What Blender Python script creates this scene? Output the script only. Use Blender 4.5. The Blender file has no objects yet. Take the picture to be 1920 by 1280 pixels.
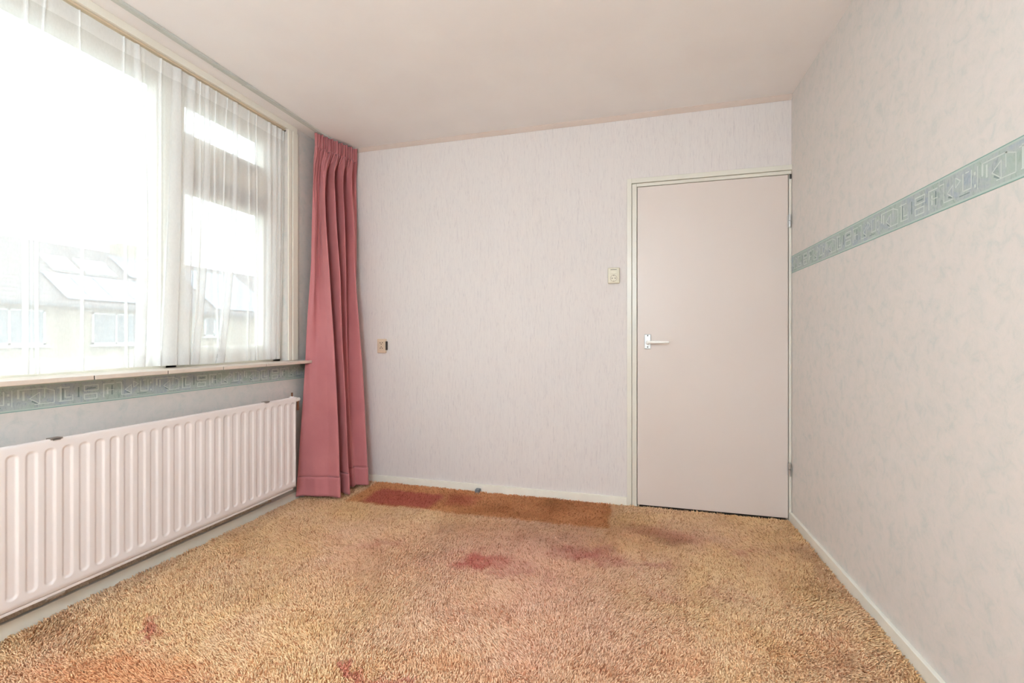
import bpy, bmesh, math, random
import numpy as np
from mathutils import Vector

random.seed(7)
rng = np.random.default_rng(11)
SC = bpy.context.scene
COL = SC.collection

# ------------------------------------------------------------------ camera
cam_data = bpy.data.cameras.new("camera")
cam = bpy.data.objects.new("camera", cam_data)
COL.objects.link(cam)
F_PX = 850.0
YAW = math.atan(230.0 / F_PX)
cam_data.sensor_width = 36.0
cam_data.lens = F_PX / 1920.0 * 36.0
cam_data.shift_y = -6.0 / 1920.0
cam_data.clip_start = 0.02
cam_data.clip_end = 300
CAM_H = 1.054
cam.location = (0, 0, CAM_H)
cam.rotation_euler = (math.pi / 2, 0, YAW)
SC.camera = cam

# ------------------------------------------------------------------ sky, view
SC.view_settings.view_transform = 'Standard'
SC.view_settings.look = 'None'
SC.view_settings.gamma = 1.0
SC.view_settings.use_curve_mapping = False
SC.view_settings.exposure = 0.0
SKY = 5.0
FILL_LAMP = 80.0                    # fill lamp added behind the camera to brighten the walls
FILL_LAMP_COLOR = (0.72, 0.895, 1.0, 1)
world = bpy.data.worlds.new("overcast_sky")
SC.world = world
world.use_nodes = True
wn = world.node_tree
wbg = wn.nodes["Background"]
wbg.inputs[0].default_value = (0.83, 0.94, 1.0, 1)
wbg.inputs[1].default_value = SKY
SC.cycles.use_denoising = True
SC.cycles.denoiser = 'OPENIMAGEDENOISE'
SC.cycles.max_bounces = 14
SC.cycles.diffuse_bounces = 8
SC.cycles.transmission_bounces = 8
SC.cycles.transparent_max_bounces = 24
SC.cycles.caustics_reflective = False
SC.cycles.caustics_refractive = False
SC.cycles.sample_clamp_indirect = 12

# room constants (metres)
XL, XR = -2.185, 0.874         # window wall, right wall
YB, YF = 2.95, -1.35           # door wall, wall behind the camera
ZC = 2.457
WY0, WY1 = -0.75, 2.47         # window opening
WZ0, WZ1 = 0.905, 2.42

# sky light enters through this opening (sampling aid for the real sky)
pl = bpy.data.lights.new("window_portal", 'AREA')
pl.shape = 'RECTANGLE'
pl.size = WY1 - WY0
pl.size_y = WZ1 - WZ0
pl.cycles.is_portal = True
po = bpy.data.objects.new("window_portal", pl)
po.location = (-2.34, (WY0 + WY1) / 2, (WZ0 + WZ1) / 2)
po.rotation_euler = (math.pi / 2, 0, -math.pi / 2)
COL.objects.link(po)


# ------------------------------------------------------------------ helpers
def lin(r, g, b):
    def f(v):
        v /= 255.0
        return v / 12.92 if v <= 0.04045 else ((v + 0.055) / 1.055) ** 2.4
    return (f(r), f(g), f(b), 1.0)


class NT:
    """small node-tree builder"""
    def __init__(self, name):
        self.m = bpy.data.materials.new(name)
        self.m.use_nodes = True
        self.t = self.m.node_tree
        self.b = self.t.nodes["Principled BSDF"]
        self.out = self.t.nodes["Material Output"]

    def n(self, typ, **kw):
        nd = self.t.nodes.new(typ)
        for k, v in kw.items():
            setattr(nd, k, v)
        return nd

    def l(self, a, b):
        self.t.links.new(a, b)

    def coord(self, scale=(1, 1, 1), kind='Object'):
        tc = self.n('ShaderNodeTexCoord')
        mp = self.n('ShaderNodeMapping')
        mp.inputs['Scale'].default_value = scale
        self.l(tc.outputs[kind], mp.inputs[0])
        return mp.outputs[0]

    def noise(self, vec, scale, detail=4, rough=0.55, dist=0.0):
        nd = self.n('ShaderNodeTexNoise')
        nd.inputs['Scale'].default_value = scale
        nd.inputs['Detail'].default_value = detail
        nd.inputs['Roughness'].default_value = rough
        nd.inputs['Distortion'].default_value = dist
        self.l(vec, nd.inputs['Vector'])
        return nd.outputs[0]

    def ramp(self, fac, stops, interp='LINEAR'):
        r = self.n('ShaderNodeValToRGB')
        r.color_ramp.interpolation = interp
        e = r.color_ramp.elements
        e[0].position, e[0].color = stops[0]
        e[1].position, e[1].color = stops[-1]
        for p, c in stops[1:-1]:
            x = e.new(p)
            x.color = c
        self.l(fac, r.inputs[0])
        return r.outputs[0]

    def mix(self, fac, a, b, blend='MIX'):
        m = self.n('ShaderNodeMix', data_type='RGBA', blend_type=blend)
        for i, v in ((0, fac), (6, a), (7, b)):
            if isinstance(v, (int, float)):
                m.inputs[i].default_value = v
            elif isinstance(v, tuple):
                m.inputs[i].default_value = v
            else:
                self.l(v, m.inputs[i])
        return m.outputs[2]

    def math(self, op, a, b=None, clamp=False):
        m = self.n('ShaderNodeMath', operation=op)
        m.use_clamp = clamp
        for i, v in ((0, a), (1, b)):
            if v is None:
                continue
            if isinstance(v, (int, float)):
                m.inputs[i].default_value = v
            else:
                self.l(v, m.inputs[i])
        return m.outputs[0]

    def bump(self, h, strength=0.3, dist=0.002):
        b = self.n('ShaderNodeBump')
        b.inputs['Strength'].default_value = strength
        b.inputs['Distance'].default_value = dist
        self.l(h, b.inputs['Height'])
        self.l(b.outputs[0], self.b.inputs['Normal'])

    def set(self, color=None, rough=0.6, metal=0.0, spec=0.5):
        if isinstance(color, tuple):
            self.b.inputs['Base Color'].default_value = color
        elif color is not None:
            self.l(color, self.b.inputs['Base Color'])
        self.b.inputs['Roughness'].default_value = rough
        self.b.inputs['Metallic'].default_value = metal
        self.b.inputs['Specular IOR Level'].default_value = spec
        return self.m


def plain(name, rgb, rough=0.5, metal=0.0, spec=0.5, var=0.06, scale=12, bump=0.0):
    """painted / moulded surface with a little procedural unevenness"""
    t = NT(name)
    v = t.coord()
    c = lin(*rgb)
    d = tuple(x * (1 - var) for x in c[:3]) + (1,)
    col = t.ramp(t.noise(v, scale), [(0.3, d), (0.7, c)])
    if bump:
        t.bump(t.noise(v, scale * 12), bump, 0.001)
    return t.set(col, rough, metal, spec)


def finish(name, me, mat, parent=None):
    o = bpy.data.objects.new(name, me)
    COL.objects.link(o)
    if mat is not None:
        for m in (mat if isinstance(mat, (list, tuple)) else [mat]):
            me.materials.append(m)
    if parent is not None:
        o.parent = parent
        o.matrix_parent_inverse = parent.matrix_basis.inverted()
    return o


def from_bm(name, bm, mat, parent=None, smooth=False):
    me = bpy.data.meshes.new(name)
    bm.normal_update()
    bm.to_mesh(me)
    bm.free()
    if smooth:
        for p in me.polygons:
            p.use_smooth = True
    return finish(name, me, mat, parent)


def box(bm, x0, x1, y0, y1, z0, z1, bevel=0.0, seg=2, mi=0):
    g = bmesh.ops.create_cube(bm, size=1.0)
    vs = g['verts']
    for v in vs:
        v.co = Vector(((x0 + x1) / 2 + v.co.x * (x1 - x0), (y0 + y1) / 2 + v.co.y * (y1 - y0), (z0 + z1) / 2 + v.co.z * (z1 - z0)))
    fs = set(f for v in vs for f in v.link_faces)
    for f in fs:
        f.material_index = mi
    if bevel > 0:
        es = set(e for v in vs for e in v.link_edges)
        r = bmesh.ops.bevel(bm, geom=list(es), offset=bevel, segments=seg, profile=0.5, affect='EDGES')
        for f in r['faces']:
            f.material_index = mi
    return vs


def cyl(bm, p0, p1, r, r2=None, seg=20, mi=0):
    p0, p1 = Vector(p0), Vector(p1)
    d = p1 - p0
    g = bmesh.ops.create_cone(bm, cap_ends=True, segments=seg, radius1=r, radius2=r if r2 is None else r2, depth=d.length)
    q = Vector((0, 0, 1)).rotation_difference(d.normalized())
    for v in g['verts']:
        v.co = q @ v.co + (p0 + p1) / 2
    for f in set(f for v in g['verts'] for f in v.link_faces):
        f.material_index = mi
    return g['verts']


def boxes(name, lst, mat, parent=None, bevel=0.0, seg=2):
    bm = bmesh.new()
    for b in lst:
        box(bm, *b, bevel=bevel, seg=seg)
    return from_bm(name, bm, mat, parent)


def empty(name, loc=(0, 0, 0)):
    o = bpy.data.objects.new(name, None)
    o.location = loc
    o.empty_display_size = 0.1
    COL.objects.link(o)
    return o


def struct(o):
    o["kind"] = "structure"
    return o


def tag(o, label, cat, group=None, kind=None):
    o["label"] = label
    o["category"] = cat
    if group:
        o["group"] = group
    if kind:
        o["kind"] = kind
    return o


def grid_mesh(name, P, mat, parent=None, smooth=True):
    """P: (rows, cols, 3) array -> quad sheet"""
    P = np.asarray(P, dtype=np.float32)
    nr, nc = P.shape[:2]
    me = bpy.data.meshes.new(name)
    me.vertices.add(nr * nc)
    me.vertices.foreach_set("co", P.reshape(-1))
    i = np.arange(nr - 1)[:, None] * nc + np.arange(nc - 1)[None, :]
    q = np.stack([i, i + 1, i + nc + 1, i + nc], -1).reshape(-1, 4)
    me.loops.add(q.size)
    me.polygons.add(len(q))
    me.loops.foreach_set("vertex_index", q.reshape(-1).astype(np.int32))
    me.polygons.foreach_set("loop_start", (np.arange(len(q)) * 4).astype(np.int32))
    me.polygons.foreach_set("use_smooth", np.full(len(q), smooth))
    me.update(calc_edges=True)
    return finish(name, me, mat, parent)


def cr(ctrl, n):
    """Catmull-Rom sampling of control points (k, d) at n parameters"""
    c = np.asarray(ctrl, float)
    k = len(c)
    t = np.linspace(0, k - 1, n)
    i = np.clip(t.astype(int), 0, k - 2)
    u = (t - i)[:, None]
    p = lambda j: c[np.clip(j, 0, k - 1)]
    p0, p1, p2, p3 = p(i - 1), p(i), p(i + 1), p(i + 2)
    return 0.5 * ((2 * p1) + (-p0 + p2) * u + (2 * p0 - 5 * p1 + 4 * p2 - p3) * u ** 2 + (-p0 + 3 * p1 - 3 * p2 + p3) * u ** 3)


# ------------------------------------------------------------------ materials
def wallpaper_streak():
    t = NT("streaked_wallpaper")
    v = t.coord((1, 1, 0.09))
    n1 = t.noise(v, 150, 6, 0.65, 1.2)
    v2 = t.coord((1, 1, 0.16))
    n2 = t.noise(v2, 60, 5, 0.6, 2.0)
    base = t.ramp(n1, [(0.30, lin(199, 191, 191)), (0.46, lin(215, 208, 205)), (0.7, lin(220, 213, 209))])
    veins = t.ramp(n2, [(0.30, (1, 1, 1, 1)), (0.40, (0, 0, 0, 1))])
    c = t.mix(t.math('MULTIPLY', veins, 0.20), base, lin(176, 172, 175))
    cl = t.noise(t.coord(), 1.6, 2)
    c = t.mix(t.math('MULTIPLY', cl, 0.25), c, lin(214, 208, 210))
    t.bump(n1, 0.35, 0.0012)
    return t.set(c, 0.75, 0, 0.25)


def wallpaper_mottle():
    t = NT("mottled_wallpaper")
    v = t.coord()
    a = t.noise(v, 22, 6, 0.7, 0.6)
    b = t.noise(t.coord((1, 1, 0.6)), 90, 5, 0.7, 1.0)
    big = t.noise(v, 5, 3, 0.6)
    c = t.ramp(a, [(0.32, lin(200, 201, 197)), (0.46, lin(212, 207, 202)), (0.62, lin(218, 210, 205)), (0.75, lin(210, 205, 201))])
    vein = t.ramp(b, [(0.34, (1, 1, 1, 1)), (0.43, (0, 0, 0, 1))])
    c = t.mix(t.math('MULTIPLY', vein, 0.12), c, lin(168, 174, 170))
    c = t.mix(t.math('MULTIPLY', big, 0.25), c, lin(210, 203, 198))
    t.bump(b, 0.3, 0.001)
    return t.set(c, 0.8, 0, 0.2)


def border_mat():
    t = NT("watercolour_border")
    v = t.coord()
    a = t.noise(v, 14, 5, 0.6, 1.0)
    b = t.noise(t.coord((1, 1, 0.5)), 45, 6, 0.7, 1.5)
    c = t.ramp(a, [(0.30, lin(146, 168, 158)), (0.44, lin(164, 180, 174)), (0.54, lin(170, 178, 184)), (0.66, lin(146, 158, 182)), (0.8, lin(176, 172, 188))])
    d = t.ramp(b, [(0.30, lin(104, 120, 118)), (0.50, lin(190, 198, 190)), (0.7, lin(150, 168, 162))])
    c = t.mix(0.45, c, d)
    return t.set(c, 0.8, 0, 0.2)


def ceiling_mat():
    t = NT("ceiling_plaster")
    v = t.coord()
    n = t.noise(v, 140, 4, 0.6)
    c = t.ramp(t.noise(v, 3, 3), [(0.3, lin(233, 229, 228)), (0.7, lin(237, 234, 233))])
    t.bump(n, 0.25, 0.0015)
    return t.set(c, 0.85, 0, 0.2)


def carpet_nodes(name, tuft):
    t = NT(name)
    tc = t.n('ShaderNodeTexCoord')
    vec = tc.outputs['Object']
    # warp the position so the dyed patches get ragged edges
    wv = t.n('ShaderNodeTexNoise')
    wv.inputs['Scale'].default_value = 9
    wv.inputs['Detail'].default_value = 5
    wv.inputs['Roughness'].default_value = 0.65
    t.l(vec, wv.inputs['Vector'])
    sub = t.n('ShaderNodeVectorMath', operation='SUBTRACT')
    t.l(wv.outputs['Color'], sub.inputs[0])
    sub.inputs[1].default_value = (0.5, 0.5, 0.5)
    scl = t.n('ShaderNodeVectorMath', operation='SCALE')
    t.l(sub.outputs[0], scl.inputs[0])
    scl.inputs['Scale'].default_value = 0.34
    add = t.n('ShaderNodeVectorMath', operation='ADD')
    t.l(vec, add.inputs[0])
    t.l(scl.outputs[0], add.inputs[1])
    warped = add.outputs[0]
    GOLD = lin(250, 213, 163)
    TAN = lin(248, 212, 176)
    PINK = lin(240, 192, 172)
    big = t.noise(vec, 2.2, 4, 0.6, 0.5)
    col = t.ramp(big, [(0.34, GOLD), (0.62, TAN)])

    def blob(col, x, y, rx, ry, c, amt, rot=0.0, hard=1.0):
        mp = t.n('ShaderNodeMapping')
        mp.vector_type = 'TEXTURE'
        mp.inputs['Location'].default_value = (x, y, 0)
        mp.inputs['Rotation'].default_value = (0, 0, rot)
        mp.inputs['Scale'].default_value = (rx, ry, 1)
        t.l(warped, mp.inputs[0])
        fl = t.n('ShaderNodeVectorMath', operation='MULTIPLY')
        t.l(mp.outputs[0], fl.inputs[0])
        fl.inputs[1].default_value = (1, 1, 0)
        ln = t.n('ShaderNodeVectorMath', operation='LENGTH')
        t.l(fl.outputs[0], ln.inputs[0])
        mr = t.n('ShaderNodeMapRange', interpolation_type='SMOOTHSTEP')
        mr.inputs[1].default_value = 1.0
        mr.inputs[2].default_value = 1.0 - hard
        mr.inputs[3].default_value = 0
        mr.inputs[4].default_value = amt
        t.l(ln.outputs['Value'], mr.inputs[0])
        return t.mix(mr.outputs[0], col, c)
    RED = lin(204, 104, 96)
    ORG = lin(234, 166, 118)
    for a in CARPET_BLOBS:
        c = {'pink': PINK, 'red': RED, 'org': ORG, 'gold': GOLD, 'rose': lin(206, 132, 120), 'cream': lin(250, 218, 174)}[a[4]]
        col = blob(col, a[0], a[1], a[2], a[3], c, a[5], a[6] if len(a) > 6 else 0, a[7] if len(a) > 7 else 1.0)

    def rect(col, x0, x1, y0, y1, c, amt, soft=0.02):
        sp = t.n('ShaderNodeSeparateXYZ')
        s2 = t.n('ShaderNodeVectorMath', operation='SCALE')
        t.l(sub.outputs[0], s2.inputs[0])
        s2.inputs['Scale'].default_value = 0.09
        a2 = t.n('ShaderNodeVectorMath', operation='ADD')
        t.l(vec, a2.inputs[0])
        t.l(s2.outputs[0], a2.inputs[1])
        t.l(a2.outputs[0], sp.inputs[0])
        f = None
        for o, lo, hi in ((0, x0, x1), (1, y0, y1)):
            for e0, e1 in ((lo - soft, lo + soft), (hi + soft, hi - soft)):
                mr = t.n('ShaderNodeMapRange', interpolation_type='SMOOTHSTEP')
                mr.inputs[1].default_value = e0
                mr.inputs[2].default_value = e1
                t.l(sp.outputs[o], mr.inputs[0])
                f = mr.outputs[0] if f is None else t.math('MULTIPLY', f, mr.outputs[0])
        return t.mix(t.math('MULTIPLY', f, amt), col, c)
    # unfaded strip along the door wall where furniture stood
    col = rect(col, -1.80, -0.14, 2.54, 3.1, lin(228, 160, 108), 0.85)
    col = rect(col, -1.70, -1.22, 2.55, 2.80, lin(202, 104, 96), 0.85, 0.03)
    col = rect(col, -1.18, -0.98, 2.66, 2.84, lin(206, 116, 96), 0.7, 0.05)
    # fine flecks: some twisted yarns are russet
    fleck = t.noise(vec, 34, 5, 0.75)
    ff = t.ramp(fleck, [(0.54, (0, 0, 0, 1)), (0.72, (1, 1, 1, 1))])
    col = t.mix(t.math('MULTIPLY', ff, 0.42), col, lin(220, 144, 104))
    st = t.noise(t.coord((1.0, 3.4, 1.0)), 17, 6, 0.8, 0.4)
    sf = t.ramp(st, [(0.54, (0, 0, 0, 1)), (0.64, (1, 1, 1, 1))])
    col = t.mix(t.math('MULTIPLY', sf, 0.5), col, lin(206, 122, 88))
    if tuft:
        at = t.n('ShaderNodeAttribute', attribute_name='yarn')
        v = t.ramp(at.outputs['Fac'], [(0.0, (0.60, 0.42, 0.34, 1)), (0.16, (0.84, 0.74, 0.68, 1)), (0.35, (0.97, 0.96, 0.95, 1)), (1.0, (1.10, 1.10, 1.11, 1))])
        col = t.mix(1.0, col, v, 'MULTIPLY')
    return t.set(col, 0.95, 0, 0.1)


CARPET_BLOBS = [
    # x, y, rx, ry, colour, amount, rotation, hardness
    (-0.55, 2.1, 0.95, 0.75, 'pink', 0.8, 0.0, 1.0),
    (-0.25, 1.55, 0.8, 0.5, 'pink', 0.55, 0.2, 1.0),
    (-1.35, 1.9, 0.45, 0.6, 'pink', 0.35, 0.3, 1.0),
    (0.15, 2.55, 0.42, 0.16, 'rose', 0.55, 0.0, 1.0),
    (-0.72, 2.02, 0.24, 0.12, 'red', 0.85, 0.25, 1.0),
    (-0.50, 1.98, 0.20, 0.10, 'rose', 0.55, 0.1, 1.0),
    (-0.22, 2.22, 0.26, 0.14, 'rose', 0.9, 0.1, 1.0),
    (0.08, 2.20, 0.14, 0.07, 'rose', 0.6, 0.0, 1.0),
    (-1.25, 2.05, 0.22, 0.10, 'rose', 0.45, 0.8, 1.0),
    (0.50, 2.45, 0.10, 0.05, 'red', 0.4, 0.2, 1.0),
    (0.33, 2.02, 0.14, 0.06, 'rose', 0.35, 0.3, 1.0),
    (0.12, 1.95, 0.15, 0.06, 'rose', 0.35, 0.4, 1.0),
    (-1.68, 1.24, 0.12, 0.05, 'red', 0.75, -0.5, 0.8),
    (-0.87, 1.25, 0.09, 0.04, 'red', 0.75, 0.0, 0.8),
    (-0.74, 1.23, 0.12, 0.035, 'red', 0.55, 0.1, 0.8),
    (-1.55, 1.03, 0.5, 0.17, 'org', 0.8, 0.25, 1.0),
    (-1.30, 1.00, 0.25, 0.12, 'red', 0.4, 0.25, 1.0),
    (-0.55, 1.33, 0.35, 0.07, 'org', 0.35, 0.1, 1.0),
    (0.10, 1.55, 0.25, 0.10, 'org', 0.3, 0.2, 1.0),
    (0.60, 1.75, 0.20, 0.20, 'org', 0.25, 0.3, 1.0),
    (-0.10, 1.45, 0.20, 0.08, 'org', 0.35, 0.0, 1.0),
    (0.45, 2.25, 0.25, 0.22, 'cream', 0.6, 0.0, 1.0),
    (0.35, 1.9, 0.35, 0.18, 'cream', 0.5, 0.2, 1.0),
    (-1.15, 2.45, 0.35, 0.10, 'cream', 0.5, 0.0, 1.0),
    (-1.75, 1.45, 0.25, 0.35, 'cream', 0.4, 0.4, 1.0),
    (0.45, 1.58, 0.25, 0.10, 'cream', 0.6, 0.2, 1.0),
    (0.72, 2.3, 0.18, 0.7, 'gold', 0.6, 0.0, 1.0),
    (-1.95, 1.7, 0.2, 0.9, 'gold', 0.6, -0.05, 1.0),
]

M = {}
M['paper_streak'] = wallpaper_streak()
M['paper_mottle'] = wallpaper_mottle()
M['border'] = border_mat()
M['border_line'] = plain("border_green_line", (120, 160, 150), 0.8)
M['border_pale'] = plain("border_pale_band", (182, 197, 190), 0.8)
M['border_motif'] = plain("border_pale_motif", (204, 213, 207), 0.8)
M['border_shade'] = plain("border_dark_motif", (122, 138, 136), 0.8)
M['ceiling'] = ceiling_mat()
M['cove'] = plain("cove_paint", (206, 190, 180), 0.8)
M['trim'] = plain("cream_gloss_paint", (218, 214, 203), 0.32, var=0.05, scale=6)
M['frame'] = plain("window_frame_paint", (232, 228, 216), 0.35, var=0.05, scale=6)
M['skirting'] = plain("skirting_paint", (234, 231, 220), 0.45, var=0.08, scale=9)
M['sill'] = plain("sill_tile", (214, 200, 188), 0.35, var=0.05)
M['dark'] = plain("dark_joint", (70, 60, 52), 0.8)
M['door'] = plain("door_lacquer", (213, 201, 194), 0.38, var=0.02, scale=2)
M['radiator'] = plain("radiator_enamel", (232, 224, 222), 0.35, var=0.03, scale=5)
M['alu'] = plain("aluminium", (200, 200, 198), 0.35, 0.8)
M['white_handle'] = plain("handle_enamel", (250, 249, 245), 0.3)
M['clip'] = plain("dark_clip", (140, 130, 124), 0.5)
M['copper'] = plain("copper_pipe", (120, 82, 60), 0.4, 0.6)
M['rail'] = plain("curtain_rail_grey", (196, 198, 192), 0.45)
M['beige'] = plain("socket_beige", (214, 206, 186), 0.4, var=0.03)
M['beige_warm'] = plain("socket_old_beige", (214, 192, 168), 0.45, var=0.05)
M['hole'] = plain("socket_hole", (60, 50, 44), 0.7)
M['grey_plastic'] = plain("grey_plastic", (110, 116, 122), 0.5)


def foil_mat():
    t = NT("crinkled_foil")
    v = t.coord()
    a = t.noise(v, 60, 6, 0.75, 2.0)
    c = t.ramp(a, [(0.3, lin(140, 122, 104)), (0.5, lin(190, 174, 155)), (0.7, lin(225, 215, 202))])
    t.bump(a, 0.9, 0.004)
    return t.set(c, 0.55, 0.2, 0.4)


M['foil'] = foil_mat()


def curtain_mat():
    t = NT("rose_curtain_cloth")
    v = t.coord()
    fine = t.noise(t.coord((1, 1, 0.5)), 260, 3, 0.6)
    big = t.noise(v, 6, 3)
    c = t.ramp(big, [(0.3, lin(181, 110, 114)), (0.7, lin(190, 119, 121))])
    t.bump(t.math('ADD', t.math('MULTIPLY', fine, 0.3), t.noise(v, 18, 4)), 0.25, 0.004)
    t.set(c, 0.6, 0, 0.3)
    t.b.inputs['Sheen Weight'].default_value = 0.25
    t.b.inputs['Sheen Roughness'].default_value = 0.5
    return t.m


M['curtain'] = curtain_mat()


def sheer_mat(name="white_voile", opac=0.50):
    t = NT(name)
    t.t.nodes.remove(t.b)
    tr = t.n('ShaderNodeBsdfTransparent')
    tr.inputs[0].default_value = (1, 1, 1, 1)
    df = t.n('ShaderNodeBsdfDiffuse')
    df.inputs[0].default_value = (0.93, 0.93, 0.92, 1)
    tl = t.n('ShaderNodeBsdfTranslucent')
    tl.inputs[0].default_value = (0.93, 0.93, 0.93, 1)
    a = t.n('ShaderNodeMixShader')
    a.inputs[0].default_value = 0.22
    t.l(df.outputs[0], a.inputs[1])
    t.l(tl.outputs[0], a.inputs[2])
    w = t.noise(t.coord((1, 1, 0.4)), 160, 3, 0.6)
    f = t.math('ADD', t.math('MULTIPLY', w, 0.10), opac - 0.05)
    # cloth seen edge-on shows more thread
    lw = t.n('ShaderNodeLayerWeight')
    lw.inputs[0].default_value = 0.30
    f = t.math('ADD', f, t.math('MULTIPLY', lw.outputs['Facing'], 0.6), clamp=True)
    b = t.n('ShaderNodeMixShader')
    t.l(f, b.inputs[0])
    t.l(tr.outputs[0], b.inputs[1])
    t.l(a.outputs[0], b.inputs[2])
    t.l(b.outputs[0], t.out.inputs[0])
    return t.m


M['sheer'] = sheer_mat()


def glass_mat():
    t = NT("window_glass")
    t.t.nodes.remove(t.b)
    tr = t.n('ShaderNodeBsdfTransparent')
    tr.inputs[0].default_value = (0.95, 0.97, 0.96, 1)
    gl = t.n('ShaderNodeBsdfGlossy')
    gl.inputs[1].default_value = 0.02
    fr = t.n('ShaderNodeLayerWeight')
    f = t.math('ADD', t.math('MULTIPLY', t.math('POWER', fr.outputs['Facing'], 4.0), 0.5), 0.03, clamp=True)
    m = t.n('ShaderNodeMixShader')
    t.l(f, m.inputs[0])
    t.l(tr.outputs[0], m.inputs[1])
    t.l(gl.outputs[0], m.inputs[2])
    t.l(m.outputs[0], t.out.inputs[0])
    return t.m


M['glass'] = glass_mat()


def roof_tile():
    t = NT("roof_tiles")
    w = t.n('ShaderNodeTexWave')
    w.bands_direction = 'Z'
    w.inputs['Scale'].default_value = 1.6
    w.inputs['Distortion'].default_value = 0.3
    t.l(t.coord(), w.inputs['Vector'])
    c = t.ramp(w.outputs[0], [(0.0, lin(96, 89, 88)), (1.0, lin(118, 110, 108))])
    return t.set(c, 0.9)


M['roof'] = roof_tile()


def brick(name, c1, c2):
    t = NT(name)
    b = t.n('ShaderNodeTexBrick')
    b.inputs['Color1'].default_value = lin(*c1)
    b.inputs['Color2'].default_value = lin(*c2)
    b.inputs['Mortar'].default_value = lin(150, 146, 136)
    b.inputs['Scale'].default_value = 1.0
    b.inputs['Brick Width'].default_value = 0.21
    b.inputs['Row Height'].default_value = 0.065
    b.inputs['Mortar Size'].default_value = 0.008
    tc = t.n('ShaderNodeTexCoord')
    sp = t.n('ShaderNodeSeparateXYZ')
    cb = t.n('ShaderNodeCombineXYZ')
    t.l(tc.outputs['Object'], sp.inputs[0])
    t.l(sp.outputs[1], cb.inputs[0])
    t.l(sp.outputs[2], cb.inputs[1])
    t.l(cb.outputs[0], b.inputs['Vector'])
    return t.set(b.outputs[0], 0.9)


M['brick'] = brick("pale_brick", (158, 146, 126), (146, 134, 114))
M['panel_white'] = plain("facade_panel", (205, 200, 192), 0.6)
M['solar'] = plain("solar_panel", (120, 126, 138), 0.3)
M['outglass'] = plain("far_window_glass", (112, 118, 122), 0.2)
M['outframe'] = plain("far_window_frame", (190, 190, 188), 0.5)
M['gutter'] = plain("gutter_grey", (92, 94, 96), 0.5)
M['street'] = plain("paving", (110, 106, 100), 0.9)
M['skylight'] = plain("skylight_glass", (190, 196, 202), 0.1)

# ------------------------------------------------------------------ room shell
T = 0.25
struct(boxes("floor", [(XL - T, XR + T, YF - T, YB + 0.6, -0.25, -0.012)], M['dark']))
struct(boxes("ceiling", [(XL - T, XR + T, YF - T, YB + 0.6, ZC, ZC + 0.2)], M['ceiling']))
struct(boxes("wall_right", [(XR, XR + T, YF - T, YB + 0.6, -0.012, ZC)], M['paper_mottle']))
struct(boxes("wall_rear", [(XL - T, XR, YF - T, YF, -0.012, ZC)], M['paper_streak']))
# door wall with its opening; an unseen wall added behind it blocks light leaks
DX0, DX1, DZ1 = -0.018, XR, 2.03
struct(boxes("wall_back", [
    (XL - T, DX0, YB, YB + 0.12, -0.012, ZC),
    (DX0, XR, YB, YB + 0.12, DZ1, ZC),
    (XL - T, XR, YB + 0.5, YB + 0.6, -0.012, ZC),
], M['paper_streak']))
struct(boxes("wall_left", [
    (XL - T, XL, YF, YB, -0.012, 0.888),
    (XL - T, XL, WY1, YB, 0.888, ZC),
    (XL - T, XL, YF, WY0, 0.888, ZC),
    (XL - T, XL, WY0, WY1, WZ1 + 0.003, ZC),
], M['paper_mottle']))

# skirting boards
struct(boxes("baseboard_back", [(-2.122, -0.047, YB - 0.013, YB, -0.012, 0.0545)], M['skirting'], bevel=0.002))
struct(boxes("baseboard_right", [(XR - 0.016, XR, YF, YB - 0.014, -0.012, 0.054)], M['skirting'], bevel=0.002))
struct(boxes("baseboard_left", [(XL, -2.124, YF, YB, -0.012, 0.057)], M['skirting'], bevel=0.002))
# slim cove strip under the ceiling on the door wall
bm = bmesh.new()
pr = [(YB, ZC - 0.026), (YB - 0.004, ZC - 0.026), (YB - 0.010, ZC - 0.018), (YB - 0.018, ZC - 0.006), (YB - 0.020, ZC), (YB, ZC)]
a = [bm.verts.new((XL, y, z)) for y, z in pr]
b = [bm.verts.new((XR, y, z)) for y, z in pr]
for i in range(len(pr)):
    j = (i + 1) % len(pr)
    bm.faces.new((a[i], a[j], b[j], b[i]))
bm.faces.new(a[::-1])
bm.faces.new(b)
struct(from_bm("trim_1", bm, M['cove']))


# ---- wallpaper borders (thin printed strip with an abstract pale line motif)
GLYPHS = []   # (polyline in units, width, dark?)


def G(pts, w=0.7, dark=0):
    GLYPHS.append((pts, w, dark))


G([(2, 18), (19, 18)]); G([(2.5, 18), (2.5, 10)], 1.6); G([(5.5, 16), (5.5, 8)], 1.4)
G([(9, 9), (15, 14.5), (15, 3.5)]); G([(9, 9), (15, 3.5)]); G([(12, 3.2), (24, 3.2), (24, 15)])
G([(18, 18), (24, 15)]); G([(18, 18), (18, 9)])
G([(10.5, 6.5), (14, 4)], 1.6, 1)
G([(28, 18), (28, 4)], 1.3); G([(26, 17), (34, 17)]); G([(27, 3.5), (36, 3.5), (36, 9)]); G([(31, 14), (31, 7), (35, 7)], 0.9)
G([(29.5, 16), (29.5, 5)], 1.0, 1)
G([(44, 17), (54, 17), (54, 11.5), (44, 11.5), (44, 17)], 0.9); G([(44, 8), (53, 8), (53, 3), (44, 3), (44, 8)], 0.9)
G([(46, 14), (52, 14)], 1.0, 1); G([(40, 16), (40, 6)], 1.2, 1)
G([(58, 17.5), (58, 3)], 1.1); G([(58, 17), (66, 17)], 0.8); G([(61, 13), (61, 6)], 1.6); G([(60, 10), (66, 10)])
G([(64.5, 15), (64.5, 5)], 1.2, 1)
G([(68, 17.5), (72, 17.5), (72, 3.5), (80, 3.5), (80, 14)]); G([(75, 9), (80, 13.5)]); G([(75, 9), (80, 4.5)])
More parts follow.
